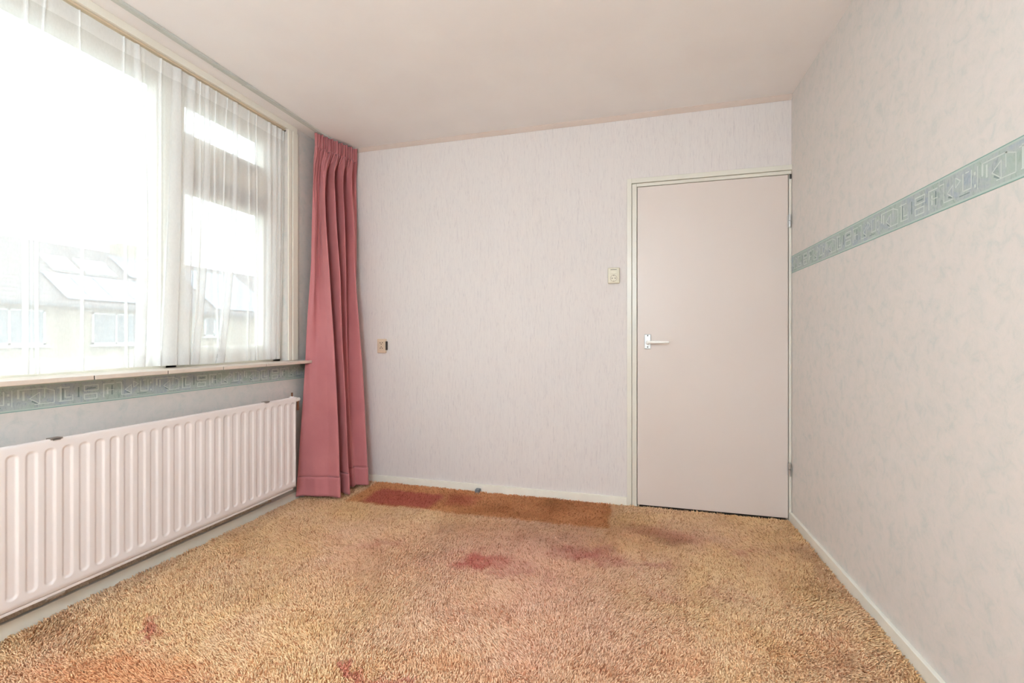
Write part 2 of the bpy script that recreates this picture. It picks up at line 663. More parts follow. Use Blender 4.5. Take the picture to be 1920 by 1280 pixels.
G([(82, 17.5), (86, 14), (82, 10.5), (82, 17.5)]); G([(76, 6), (79, 5)], 1.2, 1)
G([(88, 17.5), (88, 5.5), (94.5, 5.5), (94.5, 17.5)], 0.9); G([(90, 17.5), (92.6, 17.5)]); G([(85, 3), (93, 3)], 0.6, 1)
G([(97.0, 15), (97.0, 13.2)], 1.5); G([(97.2, 6.6), (97.2, 4.8)], 1.6); G([(99, 18), (99, 3)], 0.6)


def border(name, x, side, y0, y1, z0, h, yorig, direction):
    """thin strip on the plane X=x; side = +1 when the paper faces +X"""
    bm = bmesh.new()
    s = side

    def slab(ya, yb, za, zb, off, mi):
        box(bm, min(x, x + s * off), max(x, x + s * off), min(ya, yb), max(ya, yb), za, zb, mi=mi)
    slab(y0, y1, z0, z0 + h, 0.0006, 0)
    for za, zb, mi in ((z0 + 0.0005, z0 + 0.0028, 1), (z0 + h - 0.0028, z0 + h - 0.0005, 1),
                       (z0 + 0.0028, z0 + 0.0085, 2), (z0 + h - 0.0085, z0 + h - 0.0028, 2)):
        slab(y0, y1, za, zb, 0.0008, mi)
    P = 0.5
    k0 = math.floor((min(y0, y1) - yorig) / P) - 1
    k1 = math.ceil((max(y0, y1) - yorig) / P) + 1
    jit = random.Random(3)
    for k in range(k0, k1 + 1):
        for pts, w, dk in GLYPHS:
            for (u0, v0), (u1, v1) in zip(pts[:-1], pts[1:]):
                ya = yorig + direction * (u0 / 100 * P) + k * P
                yb = yorig + direction * (u1 / 100 * P) + k * P
                if min(ya, yb) < y0 + 0.003 or max(ya, yb) > y1 - 0.003:
                    continue
                za = z0 + 0.008 + v0 / 21 * (h - 0.016)
                zb = z0 + 0.008 + v1 / 21 * (h - 0.016)
                d = Vector((yb - ya, zb - za))
                if d.length < 1e-6:
                    continue
                n = Vector((-d.y, d.x)).normalized() * (w * 0.0021)
                e = d.normalized() * 0.0008
                xx = x + s * (0.0011 if not dk else 0.0009)
                vs = [bm.verts.new((xx, p[0], p[1])) for p in (
                    (ya - e.x + n.x, za - e.y + n.y), (yb + e.x + n.x, zb + e.y + n.y),
                    (yb + e.x - n.x, zb + e.y - n.y), (ya - e.x - n.x, za - e.y - n.y))]
                f = bm.faces.new(vs)
                f.material_index = 4 if dk else 3
    return struct(from_bm(name, bm, [M['border'], M['border_line'], M['border_pale'], M['border_motif'], M['border_shade']]))


border("trim_2", XR, -1, YF, YB - 0.001, 1.428, 0.099, 1.47, -1)
border("trim_3", XL, 1, YF, YB - 0.001, 0.784, 0.099, 1.12, 1)
# white board closing the wall above the window
struct(boxes("trim_4", [(XL - 0.06, XL + 0.004, WY0 - 0.05, 2.556, WZ1, ZC)], M['frame'], bevel=0.002))

# ------------------------------------------------------------------ window
win = struct(empty("window_1", (-2.3, 1.0, WZ0)))
XG = -2.29
# panes: (y0, y1, z0, z1)
PANES = [(-0.62, -0.05, 1.01, 2.285), (0.10, 1.684, 0.945, 2.30), (1.824, 2.34, 1.01, 1.825), (1.824, 2.34, 2.122, 2.287)]
bm = bmesh.new()
XA, XBk = -2.240, -2.33
box(bm, XBk, XA, WY0, WY1, 2.36, WZ1, 0.003)
box(bm, XBk, XA, WY0, WY1, WZ0 - 0.02, 0.925, 0.003)
box(bm, XBk, XA, 2.405, WY1, 0.9, 2.40, 0.003)
box(bm, XBk, XA, WY0, -0.69, 0.9, 2.40, 0.003)
box(bm, XBk, XA, 1.715, 1.775, 0.9, 2.40, 0.003)
box(bm, XBk, XA, 0.0, 0.07, 0.9, 2.40, 0.003)
box(bm, XBk, XA, 1.775, 2.405, 1.945, 2.035, 0.003)
from_bm("window_frame", bm, M['frame'], win)


def sash(y0, y1, z0, z1, pane, xf):
    """sash frame ring y0..y1, z0..z1 around a pane"""
    py0, py1, pz0, pz1 = pane
    bm = bmesh.new()
    box(bm, XG - 0.03, xf, y0, py0, z0, z1, 0.003)
    box(bm, XG - 0.03, xf, py1, y1, z0, z1, 0.003)
    box(bm, XG - 0.03, xf, py0 - 0.002, py1 + 0.002, z0, pz0, 0.003)
    box(bm, XG - 0.03, xf, py0 - 0.002, py1 + 0.002, pz1, z1, 0.003)
    o = from_bm("window_sash", bm, M['frame'], win)
    bm = bmesh.new()
    box(bm, XG - 0.003, XG + 0.001, py0 - 0.004, py1 + 0.004, pz0 - 0.004, pz1 + 0.004)
    g = from_bm("window_pane", bm, M['glass'], o)
    return o


sash(-0.69, 0.0, 0.925, 2.36, PANES[0], -2.252)
sash(0.07, 1.715, 0.925, 2.36, PANES[1], -2.256)
sash(1.775, 2.405, 0.925, 1.945, PANES[2], -2.250)
sash(1.775, 2.405, 2.035, 2.36, PANES[3], -2.250)
# ventilation grille above the lower casement
bm = bmesh.new()
box(bm, -2.262, -2.236, 1.83, 2.35, 1.832, 1.925, 0.002)
for k in range(5):
    z = 1.843 + k * 0.017
    box(bm, -2.237, -2.230, 1.835, 2.345, z, z + 0.009, 0.0015)
from_bm("ventilation_grille", bm, plain("grille_grey", (190, 184, 176), 0.5), win)
# stay handle and catch of the top light
bm = bmesh.new()
box(bm, -2.252, -2.243, 2.13, 2.165, 2.075, 2.105, 0.002)
cyl(bm, (-2.243, 2.148, 2.09), (-2.228, 2.148, 2.09), 0.006)
box(bm, -2.234, -2.226, 2.10, 2.27, 2.078, 2.092, 0.003)
box(bm, -2.238, -2.222, 2.25, 2.285, 2.074, 2.11, 0.004)
from_bm("window_stay", bm, M['clip'], win)
bm = bmesh.new()
box(bm, -2.252, -2.232, 2.04, 2.085, 2.085, 2.103, 0.003)
from_bm("window_catch", bm, M['clip'], win)
# side casing boards on the reveal edge
bm = bmesh.new()
box(bm, -2.30, -2.176, 2.472, 2.500, 0.9085, WZ1 - 0.003, 0.003)
box(bm, -2.30, -2.172, 2.505, 2.556, 0.9085, WZ1 - 0.003, 0.004)
from_bm("window_casing", bm, M['frame'], win)
# tiled sill
bm = bmesh.new()
edges = [2.462, 2.181, 1.892, 1.601, 1.306, 1.015, 0.725, 0.435, 0.145, -0.145, -0.435, -0.73]
for i, (a, b) in enumerate(zip(edges[:-1], edges[1:])):
    a2 = a + (0.12 if i == 0 else -0.0022)
    box(bm, -2.26, -2.07, b + 0.0022, a2, 0.889, 0.9075, 0.003)
sill = from_bm("window_sill", bm, M['sill'], win)
boxes("sill_joint", [(-2.25, -2.0745, e - 0.004, e + 0.004, 0.8905, 0.905) for e in edges[1:-1]], M['dark'], sill)

# ------------------------------------------------------------------ door
door = struct(empty("door_1", (0.43, YB, 0)))
bm = bmesh.new()
LX0, LX1, LZ0, LZ1 = 0.0165, 0.856, 0.014, 1.999
box(bm, LX0, LX1, YB - 0.006, YB + 0.034, LZ0, LZ1, 0.003)
from_bm("door_leaf", bm, M['door'], door)
bm = bmesh.new()
# outer strip, then the stepped frame around the leaf
box(bm, -0.047, -0.018, YB - 0.014, YB + 0.06, -0.01, 2.054, 0.002)
box(bm, -0.018, XR - 0.0005, YB - 0.014, YB + 0.06, 2.024, 2.054, 0.002)
box(bm, -0.0165, 0.013, YB - 0.006, YB + 0.09, -0.01, 2.0225, 0.003)
box(bm, 0.013, XR - 0.001, YB - 0.006, YB + 0.09, 2.002, 2.0225, 0.002)
box(bm, 0.8595, XR - 0.001, YB - 0.010, YB + 0.09, -0.01, 2.002, 0.003)
box(bm, 0.0, LX0 + 0.012, YB + 0.038, YB + 0.09, -0.01, 2.0, 0.0)
box(bm, 0.0, LX1, YB + 0.038, YB + 0.09, 1.985, 2.01, 0.0)
from_bm("door_frame", bm, M['trim'], door)
for zc in (1.730, 0.300):
    bm = bmesh.new()
    cyl(bm, (0.862, YB - 0.014, zc - 0.036), (0.862, YB - 0.014, zc - 0.001), 0.0068)
    cyl(bm, (0.862, YB - 0.014, zc + 0.001), (0.862, YB - 0.014, zc + 0.036), 0.0068)
    cyl(bm, (0.862, YB - 0.014, zc - 0.040), (0.862, YB - 0.014, zc - 0.036), 0.005)
    box(bm, 0.852, 0.860, YB - 0.0085, YB - 0.005, zc - 0.036, zc + 0.036)
    from_bm("hinge", bm, M['alu'], door, smooth=False)
# bent hook screwed into the frame's top corner
bm = bmesh.new()
box(bm, 0.8605, 0.872, YB - 0.013, YB - 0.0095, 1.972, 2.000, 0.001)
cyl(bm, (0.866, YB - 0.016, 1.987), (0.866, YB - 0.012, 1.987), 0.004)
from_bm("frame_hook", bm, M['hole'], door)
# handle: backplate, rosette, lever
hx, hz = 0.078, 1.034
bm = bmesh.new()
box(bm, hx - 0.019, hx + 0.019, YB - 0.0105, YB - 0.006, hz - 0.047, hz + 0.045, 0.003)
bp = from_bm("backplate", bm, M['alu'], door)
bm = bmesh.new()
for z in (hz - 0.034, hz + 0.036):
    cyl(bm, (hx, YB - 0.0118, z), (hx, YB - 0.0100, z), 0.0042, seg=14)
from_bm("screw", bm, M['hole'], bp)
bm = bmesh.new()
cyl(bm, (hx, YB - 0.010, hz - 0.008), (hx, YB - 0.050, hz - 0.008), 0.0115, 0.0095, 24)
prof = [(0.000, 0.0105), (0.02, 0.0085), (0.06, 0.0082), (0.10, 0.0072), (0.128, 0.0066), (0.132, 0.003)]
rings = []
for dx, r in prof:
    ring = []
    for k in range(16):
        a = 2 * math.pi * k / 16
        ring.append(bm.verts.new((hx - 0.008 + dx, YB - 0.045 + 0.75 * r * math.cos(a), hz - 0.004 + r * math.sin(a))))
    rings.append(ring)
for r0, r1 in zip(rings[:-1], rings[1:]):
    for k in range(16):
        bm.faces.new((r0[k], r0[(k + 1) % 16], r1[(k + 1) % 16], r1[k]))
bm.faces.new(rings[0][::-1])
bm.faces.new(rings[-1])
bmesh.ops.recalc_face_normals(bm, faces=bm.faces)
lever = from_bm("door_handle", bm, M['white_handle'], door, smooth=True)

# ------------------------------------------------------------------ sockets
sw = empty("switch_socket", (-0.128, YB, 1.451))
tag(sw, "cream light switch with round earthed power socket on the wall beside the door frame", "power socket")
bm = bmesh.new()
cx, cz = -0.128, 1.451
box(bm, cx - 0.037, cx + 0.037, YB - 0.017, YB, cz - 0.050, cz + 0.050, 0.007, 3)
box(bm, cx - 0.026, cx + 0.026, YB - 0.0195, YB - 0.015, cz - 0.040, cz + 0.044, 0.002)
from_bm("cover_plate", bm, M['beige'], sw)
bm = bmesh.new()
v = box(bm, cx - 0.018, cx + 0.018, YB - 0.0235, YB - 0.018, cz + 0.010, cz + 0.034, 0.0015)
from_bm("rocker", bm, M['beige'], sw)
bm = bmesh.new()
box(bm, cx - 0.019, cx + 0.019, YB - 0.0205, YB - 0.019, cz + 0.0345, cz + 0.037)
from_bm("rocker_gap", bm, M['hole'], sw)
bm = bmesh.new()
N = 36
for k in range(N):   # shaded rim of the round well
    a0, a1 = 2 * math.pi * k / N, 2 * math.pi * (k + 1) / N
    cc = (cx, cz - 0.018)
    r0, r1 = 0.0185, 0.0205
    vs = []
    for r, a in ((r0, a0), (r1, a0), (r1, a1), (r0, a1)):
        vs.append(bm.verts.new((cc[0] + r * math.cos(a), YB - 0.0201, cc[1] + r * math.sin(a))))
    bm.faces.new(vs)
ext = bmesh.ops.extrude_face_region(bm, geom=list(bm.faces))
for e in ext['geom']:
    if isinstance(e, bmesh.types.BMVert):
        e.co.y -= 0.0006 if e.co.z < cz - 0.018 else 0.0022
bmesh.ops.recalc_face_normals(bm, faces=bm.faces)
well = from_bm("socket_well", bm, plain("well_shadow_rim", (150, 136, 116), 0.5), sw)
bm = bmesh.new()
for dx in (-0.0095, 0.0095):
    cyl(bm, (cx + dx, YB - 0.0202, cz - 0.018), (cx + dx, YB - 0.0192, cz - 0.018), 0.0030, seg=16)
box(bm, cx - 0.003, cx + 0.003, YB - 0.0212, YB - 0.0195, cz - 0.002, cz + 0.003)
box(bm, cx - 0.002, cx + 0.002, YB - 0.0205, YB - 0.0195, cz - 0.037, cz - 0.034)
from_bm("pin_hole", bm, M['hole'], well)

so = empty("double_socket", (-1.773, YB, 0.998))
tag(so, "small beige wall outlet with six pin holes and dark side cap beside the rose curtain", "wall outlet")
cx, cz = -1.775, 0.998
bm = bmesh.new()
box(bm, cx - 0.036, cx + 0.032, YB - 0.020, YB, cz - 0.050, cz + 0.052, 0.004, 3)
box(bm, cx - 0.026, cx + 0.024, YB - 0.0225, YB - 0.018, cz - 0.034, cz + 0.040, 0.002)
box(bm, cx - 0.030, cx + 0.028, YB - 0.0215, YB - 0.018, cz - 0.0405, cz - 0.0365)
from_bm("cover_plate", bm, M['beige_warm'], so)
bm = bmesh.new()
for px, pz in ((-0.009, 0.023), (0.009, 0.024), (0, 0.014), (-0.008, -0.016), (0.009, -0.016), (0, -0.006)):
    cyl(bm, (cx + px, YB - 0.0235, cz + pz), (cx + px, YB - 0.022, cz + pz), 0.0034, seg=14)
from_bm("pin_hole", bm, M['hole'], so)
bm = bmesh.new()
box(bm, cx + 0.0325, cx + 0.040, YB - 0.022, YB, cz - 0.030, cz + 0.034, 0.003)
from_bm("side_cap", bm, M['hole'], so)

# grey cable clip at the foot of the door wall
cc = empty("cable_clip", (-1.03, YB - 0.02, 0.0))
tag(cc, "small grey plastic block lying on the carpet against the skirting of the door wall", "clip")
bm = bmesh.new()
box(bm, -1.046, -1.014, YB - 0.05, YB - 0.0135, -0.004, 0.030, 0.004)
from_bm("block", bm, M['grey_plastic'], cc)
bm = bmesh.new()
box(bm, -1.040, -1.020, YB - 0.052, YB - 0.048, 0.002, 0.018, 0.001)
from_bm("recess", bm, M['clip'], cc)

# ------------------------------------------------------------------ radiator
rad = empty("radiator", (-2.05, 1.4, 0.0))
tag(rad, "long cream panel radiator with upright flutes under the window sill", "radiator")
RY0, RY1, RZ0, RZ1, RX = 0.39, 2.378, 0.130, 0.688, -2.040
pitch = 0.0524
centers = np.array([2.352 - pitch * k for k in range(60)])
centers = centers[centers > RY0 + 0.02]
ys = [RY0]
for c in sorted(centers):
    for o in (-0.020, -0.0178, -0.0155, -0.013, -0.0105, -0.008, -0.005, 0.0, 0.005, 0.008, 0.0105, 0.013, 0.0155, 0.0178, 0.020):
        ys.append(c + o)
ys.append(RY1)
ys = np.array(sorted(ys))
zs = np.concatenate([[RZ0 + 0.002], np.linspace(RZ0 + 0.018, RZ0 + 0.062, 18), np.linspace(RZ0 + 0.10, RZ1 - 0.10, 8),
                     np.linspace(RZ1 - 0.058, RZ1 - 0.012, 18), [RZ1 - 0.003]])
YY, ZZ = np.meshgrid(ys, zs)
near = centers[np.argmin(np.abs(YY[..., None] - centers), axis=-1)]
zc0, zc1 = RZ0 + 0.032 + 0.0175, RZ1 - 0.030 - 0.0175
dz = np.where(ZZ < zc0, zc0 - ZZ, np.where(ZZ > zc1, ZZ - zc1, 0))
dist = np.hypot(YY - near, dz)
q = np.clip((0.0188 - dist) / 0.0100, 0, 1)
depth = 0.0052 * q * q * (3 - 2 * q)
P = np.stack([RX - depth, YY, ZZ], -1)
# folded top and bottom edges so the panel has thickness
top = P[-1:].copy(); top[..., 0] = RX - 0.002; top[..., 2] = RZ1
top2 = top.copy(); top2[..., 0] = RX - 0.014
back = top2.copy(); back[..., 2] = RZ0 + 0.02
bot = P[:1].copy(); bot[..., 2] = RZ0; bot[..., 0] = RX - 0.003
bot2 = bot.copy(); bot2[..., 0] = RX - 0.014
P = np.concatenate([back * [1, 1, 1] - [0, 0, 0], bot2, bot, P, top, top2], 0)
P[0, :, 2] = RZ0 + 0.0001
grid_mesh("front_panel", P, M['radiator'], rad)
boxes("panel_edge", [(RX - 0.016, RX - 0.0015, RY1 - 0.001, RY1 + 0.0025, RZ0, RZ1 - 0.001)], M['radiator'], rad, bevel=0.001)
boxes("bottom_lip", [(RX - 0.020, RX - 0.0035, RY0, RY1 - 0.02, RZ0 - 0.013, RZ0 - 0.0015)], M['radiator'], rad, bevel=0.002)
boxes("rear_panel", [(RX - 0.085, RX - 0.072, RY0 + 0.02, RY1 - 0.05, RZ0 + 0.01, RZ1 - 0.02)], M['radiator'], rad, bevel=0.003)
# crinkled reflective foil hanging below, behind the panel
ny, nz = 260, 5
Y2, Z2 = np.meshgrid(np.linspace(RY0, RY1 - 0.10, ny), np.linspace(0.0605, RZ0 + 0.05, nz))
X2 = -2.134 + 0.004 * np.sin(Y2 * 61 + Z2 * 90) * np.sin(Y2 * 23) + 0.0015 * rng.standard_normal(Y2.shape)
fo = grid_mesh("reflective_foil", np.stack([X2, Y2, Z2], -1), M['foil'], rad)
for yc in (1.165, 2.148):
    bm = bmesh.new()
    box(bm, RX - 0.024, RX + 0.003, yc - 0.018, yc + 0.018, RZ1 - 0.003, RZ1 + 0.0035, 0.0015)
    box(bm, RX + 0.0005, RX + 0.003, yc - 0.012, yc + 0.012, RZ1 - 0.006, RZ1 + 0.002, 0.001)
    from_bm("bracket_clip", bm, M['clip'], rad)
for yc in (1.165, 2.13):
    bm = bmesh.new()
    box(bm, RX - 0.022, RX - 0.002, yc - 0.028, yc + 0.028, RZ0 - 0.020, RZ0 - 0.010, 0.002)
    box(bm, RX - 0.07, RX - 0.02, yc - 0.01, yc + 0.01, RZ0 - 0.022, RZ0 - 0.016, 0.001)
    from_bm("bracket_foot", bm, M['alu'], rad)
bm = bmesh.new()
cyl(bm, (RX - 0.018, 2.372, 0.668), (RX - 0.018, 2.425, 0.668), 0.011)
cyl(bm, (RX - 0.018, 2.392, 0.668), (RX - 0.018, 2.408, 0.668), 0.015, seg=6)
cyl(bm, (RX - 0.018, 2.352, 0.684), (RX - 0.018, 2.372, 0.684), 0.010, seg=12)
valve = from_bm("radiator_valve", bm, M['white_handle'], rad)
bm = bmesh.new()
cyl(bm, (RX - 0.018, 2.415, 0.668), (RX - 0.018, 2.415, 0.60), 0.0075)
from_bm("supply_pipe", bm, M['copper'], rad)
bm = bmesh.new()
cyl(bm, (RX - 0.018, 2.365, 0.690), (RX - 0.018, 2.365, 0.716), 0.0055)
from_bm("air_vent", bm, M['copper'], rad)

# ------------------------------------------------------------------ curtain rail
rail = empty("curtain_rail", (-2.068, 1.0, ZC))
tag(rail, "thin grey metal curtain rail screwed along the ceiling above the window", "curtain rail")
bm = bmesh.new()
box(bm, -2.086, -2.052, -1.0, 2.925, ZC - 0.011, ZC - 0.0002, 0.002)
box(bm, -2.0735, -2.0645, -0.99, 2.92, ZC - 0.0125, ZC - 0.0105)
from_bm("rail_channel", bm, M['rail'], rail)
for yj in (1.846, 2.02):
    boxes("rail_joint", [(-2.0868, -2.0512, yj, yj + 0.003, ZC - 0.0125, ZC - 0.0003)], M['rail'], rail)

# rail of the net curtain, tucked under the board above the window
nr = empty("net_curtain_rail", (-2.2, 1.0, 2.41))
tag(nr, "slim brownish net curtain track under the board above the window, holding the white voile", "curtain rail")
bm = bmesh.new()
box(bm, -2.222, -2.196, -0.72, 2.468, 2.409, 2.4195, 0.002)
from_bm("track", bm, plain("net_track", (212, 194, 168), 0.5), nr)
boxes("end_stop", [(-2.224, -2.194, 2.464, 2.4695, 2.402, 2.412)], M['hole'], nr, bevel=0.002)

# ------------------------------------------------------------------ rose curtain
cur = empty("rose_curtain", (-2.03, 2.75, 0.0))
tag(cur, "floor-length dusty rose curtain drawn together in the corner beside the radiator", "curtain")


def zig(cx0, cy0, cx1, cy1, amp, n=13, ph=1, lean=0.0):
    o = []
    for k in range(n):
        f = k / (n - 1)
        s = (1 if k % 2 == 0 else -1) * ph
        o.append((cx0 + (cx1 - cx0) * f + s * amp, cy0 + (cy1 - cy0) * f + s * lean))
    return o


LEVELS = [
    (2.445, zig(-2.084, 2.61, -1.976, 2.925, 0.000)),
    (2.345, zig(-2.084, 2.61, -1.976, 2.925, 0.004)),
    (2.20, [(-2.093, 2.605), (-2.095, 2.64), (-2.093, 2.67), (-2.052, 2.65), (-2.038, 2.66), (-2.088, 2.73), (-2.0, 2.7), (-2.088, 2.8), (-1.983, 2.77), (-2.053, 2.85), (-1.967, 2.84), (-2.013, 2.9), (-1.98, 2.925)]),
    (1.85, [(-2.101, 2.6), (-2.08, 2.61), (-2.094, 2.66), (-2.053, 2.64), (-2.015, 2.63), (-2.106, 2.72), (-1.969, 2.68), (-2.082, 2.78), (-1.948, 2.74), (-2.055, 2.84), (-1.927, 2.82), (-1.976, 2.88), (-1.973, 2.92)]),
    (1.50, [(-2.102, 2.585), (-2.08, 2.6), (-2.078, 2.64), (-2.02, 2.62), (-1.971, 2.61), (-2.081, 2.71), (-1.936, 2.67), (-2.044, 2.77), (-1.943, 2.75), (-2.018, 2.82), (-1.918, 2.82), (-1.976, 2.88), (-1.97, 2.91)]),
    (1.10, [(-2.111, 2.56), (-2.081, 2.57), (-2.055, 2.6), (-1.992, 2.6), (-1.935, 2.6), (-2.048, 2.7), (-1.912, 2.66), (-2.014, 2.76), (-1.945, 2.76), (-1.989, 2.81), (-1.883, 2.82), (-1.95, 2.88), (-2.004, 2.92)]),
    (0.60, [(-2.107, 2.515), (-2.074, 2.53), (-2.024, 2.55), (-1.95, 2.56), (-1.88, 2.57), (-2.007, 2.68), (-1.869, 2.64), (-1.974, 2.74), (-1.928, 2.76), (-1.941, 2.79), (-1.838, 2.81), (-1.908, 2.87), (-1.97, 2.91)]),
    (0.03, [(-2.114, 2.465), (-2.074, 2.49), (-1.992, 2.5), (-1.919, 2.53), (-1.838, 2.54), (-1.967, 2.66), (-1.823, 2.615), (-1.941, 2.73), (-1.88, 2.74), (-1.875, 2.77), (-1.796, 2.79), (-1.867, 2.86), (-1.952, 2.91)]),
]
NU = 420
lz = np.array([l[0] for l in LEVELS])
lp = np.stack([cr(l[1], NU) for l in LEVELS])     # (L, NU, 2)
su = np.linspace(0, 1, NU)


def cur_at(z):
    # monotone-ish smooth interpolation through the levels
    order = lz[::-1]
    pts = lp[::-1]
    i = int(np.clip(np.searchsorted(order, z) - 1, 0, len(order) - 2))
    t = (z - order[i]) / (order[i + 1] - order[i])
    p0, p1, p2, p3 = pts[max(i - 1, 0)], pts[i], pts[i + 1], pts[min(i + 2, len(order) - 1)]
    h = order[i + 1] - order[i]
    m1 = (p2 - p0) / (order[i + 1] - order[max(i - 1, 0)]) * h
    m2 = (p3 - p1) / (order[min(i + 2, len(order) - 1)] - order[i]) * h
    t2, t3 = t * t, t * t * t
    xy = (2 * t3 - 3 * t2 + 1) * p1 + (t3 - 2 * t2 + t) * m1 + (-2 * t3 + 3 * t2) * p2 + (t3 - t2) * m2
    # pencil pleats near the top, dying out downwards
    amp = 0.015 * max(0.0, min(1.0, (z - 2.05) / 0.30))
    lo = max(0.0, 1 - abs(z - 2.345) / 0.10)
    x = xy[:, 0] + amp * np.sin(2 * math.pi * 17 * su + 0.8 * np.sin(su * 31)) * (1 - 0.25 * lo)
    y = xy[:, 1] + 0.35 * amp * np.cos(2 * math.pi * 17 * su)
    # slight creases
    x = x + 0.0018 * np.sin(su * 90 + z * 9) * (1 if z < 2.2 else 0) * (0.4 + 0.6 * np.sin(z * 5 + su * 7) ** 2)
    return x, y


def cur_rows(zs_, out=0.0):
    rows = []
    for z in zs_:
        x, y = cur_at(z)
        if out:
            tx, ty = np.gradient(x), np.gradient(y)
            ln = np.hypot(tx, ty) + 1e-9
            x, y = x + out * ty / ln, y - out * tx / ln
        rows.append(np.stack([x, y, np.full(NU, z)], -1))
    return np.array(rows)


R = cur_rows(np.linspace(0.150, 2.352, 110))
o = grid_mesh("curtain_panel", R, M['curtain'], cur)
sol = o.modifiers.new("thick", 'SOLIDIFY'); sol.thickness = 0.0022
R = cur_rows(np.linspace(0.024, 0.154, 10), 0.0035)
wob = 0.006 * np.sin(su * 9.0 + 0.5) + 0.003
R[:, :, 2] += wob[None, :] * np.linspace(1, 0, 10)[:, None]
o = grid_mesh("curtain_hem", R, M['curtain'], cur)
sol = o.modifiers.new("thick", 'SOLIDIFY'); sol.thickness = 0.0022
R = cur_rows(np.linspace(2.346, 2.442, 14), 0.003)
drop = 0.004 * np.sin(su * 55)
R[:, :, 2] += drop[None, :] * np.linspace(0, 1, 14)[:, None] - 0.002
o = grid_mesh("curtain_heading", R, M['curtain'], cur)
sol = o.modifiers.new("thick", 'SOLIDIFY'); sol.thickness = 0.0022

# ------------------------------------------------------------------ voile
voile = empty("net_curtain", (-2.2, 1.0, 0.91))
tag(voile, "sheer white net curtain hanging across the whole window down to the sill", "net curtain")
# folds: (y at top, y at mid, y at bottom, width top, mid, bottom)
FOLDS = [
    (-0.55, -0.55, -0.55, .03, .04, .05), (-0.3, -0.3, -0.3, .012, .012, .012), (-0.05, -0.05, -0.07, .03, .05, .06), (0.3, 0.3, 0.3, .01, .01, .01),
    (0.62, 0.62, 0.62, .03, .05, .05), (0.95, 0.95, 0.95, .010, .010, .010), (1.165, 1.165, 1.165, .010, .012, .012),
    (1.222, 1.200, 1.20, .006, .007, .007), (1.333, 1.345, 1.345, .005, .007, .006), (1.50, 1.51, 1.515, .008, .007, .007),
    (1.555, 1.585, 1.57, .020, .036, .034), (1.665, 1.665, 1.66, .008, .008, .008),
    (1.745, 1.735, 1.70, .035, .050, .070), (1.825, 1.80, 1.775, .030, .045, .055),
    (1.870, 1.868, 1.84, .005, .012, .010), (1.910, 1.900, 1.835, .020, .034, .040),
    (1.965, 1.960, 1.985, .005, .005, .006), (2.035, 2.01, 2.01, .006, .007, .006),
    (2.085, 2.075, 1.985, .024, .026, .044), (2.18, 2.185, 2.17, .006, .005, .006),
    (2.235, 2.245, 2.24, .007, .005, .006), (2.335, 2.34, 2.33, .018, .022, .03),
    (2.385, 2.385, 2.37, .016, .022, .03), (2.425, 2.42, 2.40, .018, .018, .02),
]


def quad3(t, m, b, f):   # f 0 top .. 1 bottom, through the middle value
    return t * (1 - f) * (1 - 2 * f) + 4 * m * f * (1 - f) + b * f * (2 * f - 1)


def voile_row(f, z, xo=0.0):
    pts = [(-0.72, 0.0)]
    end = quad3(2.462, 2.455, 2.425, f)
    prev = -0.72
    for i, fo in enumerate(FOLDS):
        yc = quad3(fo[0], fo[1], fo[2], f)
        w = max(0.003, quad3(fo[3], fo[4], fo[5], f))
        # gentle wave between folds (fixed number of points)
        a, b = prev, yc - w / 2
        for k in (0.2, 0.4, 0.6, 0.8):
            pts.append((a + (b - a) * k, 0.0035 * math.sin(i * 2.3 + k * 6.28) * (0.3 + f)))
        d = 0.004 + 0.10 * w
        pts += [(b, 0.0), (yc, d * 0.9), (yc + w / 2, d), (yc + w / 2 + 0.0015, d * 0.5), (yc + w / 2 - 0.001, 0.0),
                (yc, -d * 0.35), (yc - w / 2 + 0.001, -d * 0.7), (yc - w / 2 - 0.0008, -d * 1.0), (yc - w / 2 + 0.0012, -d * 1.35),
                (yc, -d * 1.3), (yc + w / 2, -d * 0.8)]
        prev = yc + w / 2
    for k in (0.25, 0.5, 0.75, 1.0):
        pts.append((prev + (end - prev) * k, 0.003 * math.sin(k * 9)))
    p = np.array(pts)
    return np.stack([-2.206 + xo + p[:, 1], p[:, 0], np.full(len(p), z)], -1)


def smooth_cols(row, sub=3):
    return cr(row, (len(row) - 1) * sub + 1)


ZT, ZBt = 2.402, 0.917
rows = []
for f in np.linspace(0, 1, 46):
    rows.append(smooth_cols(voile_row(f, ZT + (ZBt - ZT) * f)))
VR = np.array(rows)
# scalloped bottom
VR[:, :, 2] += (0.006 * (np.sin(VR[:, :, 1] * 9) * 0.5 + 0.5)) * np.linspace(0, 1, 46)[:, None] ** 6
grid_mesh("voile_panel", VR, M['sheer'], voile)
HR = np.array([smooth_cols(voile_row(f, ZT + (ZBt - ZT) * f, 0.0025)) for f in np.linspace(0.962, 1.0, 4)])
HR[:, :, 2] += 0.003 * (np.sin(HR[:, :, 1] * 9) * 0.5 + 0.5) + 0.0015
grid_mesh("voile_hem", HR, M['sheer'], voile)
HT = np.array([smooth_cols(voile_row(f, ZT + (ZBt - ZT) * f, 0.003)) for f in np.linspace(0.0, 0.045, 5)])
HT[:, :, 2] -= 0.004 * np.abs(np.sin(HT[:, :, 1] * 14)) * np.linspace(0.2, 1, 5)[:, None]
grid_mesh("voile_heading", HT, sheer_mat("white_voile_tape", 0.6), voile)

# ------------------------------------------------------------------ carpet pile
floor_mat = carpet_nodes("carpet_backing", False)
pile_mat = carpet_nodes("carpet_yarn", True)
CX0, CX1, CY0, CY1 = -2.1215, XR - 0.018, YF + 0.005, YB - 0.016
bm = bmesh.new()
box(bm, XL + 0.002, XR - 0.001, YF + 0.001, YB - 0.0005, -0.0115, -0.002)
backing = struct(from_bm("floor.001", bm, floor_mat))
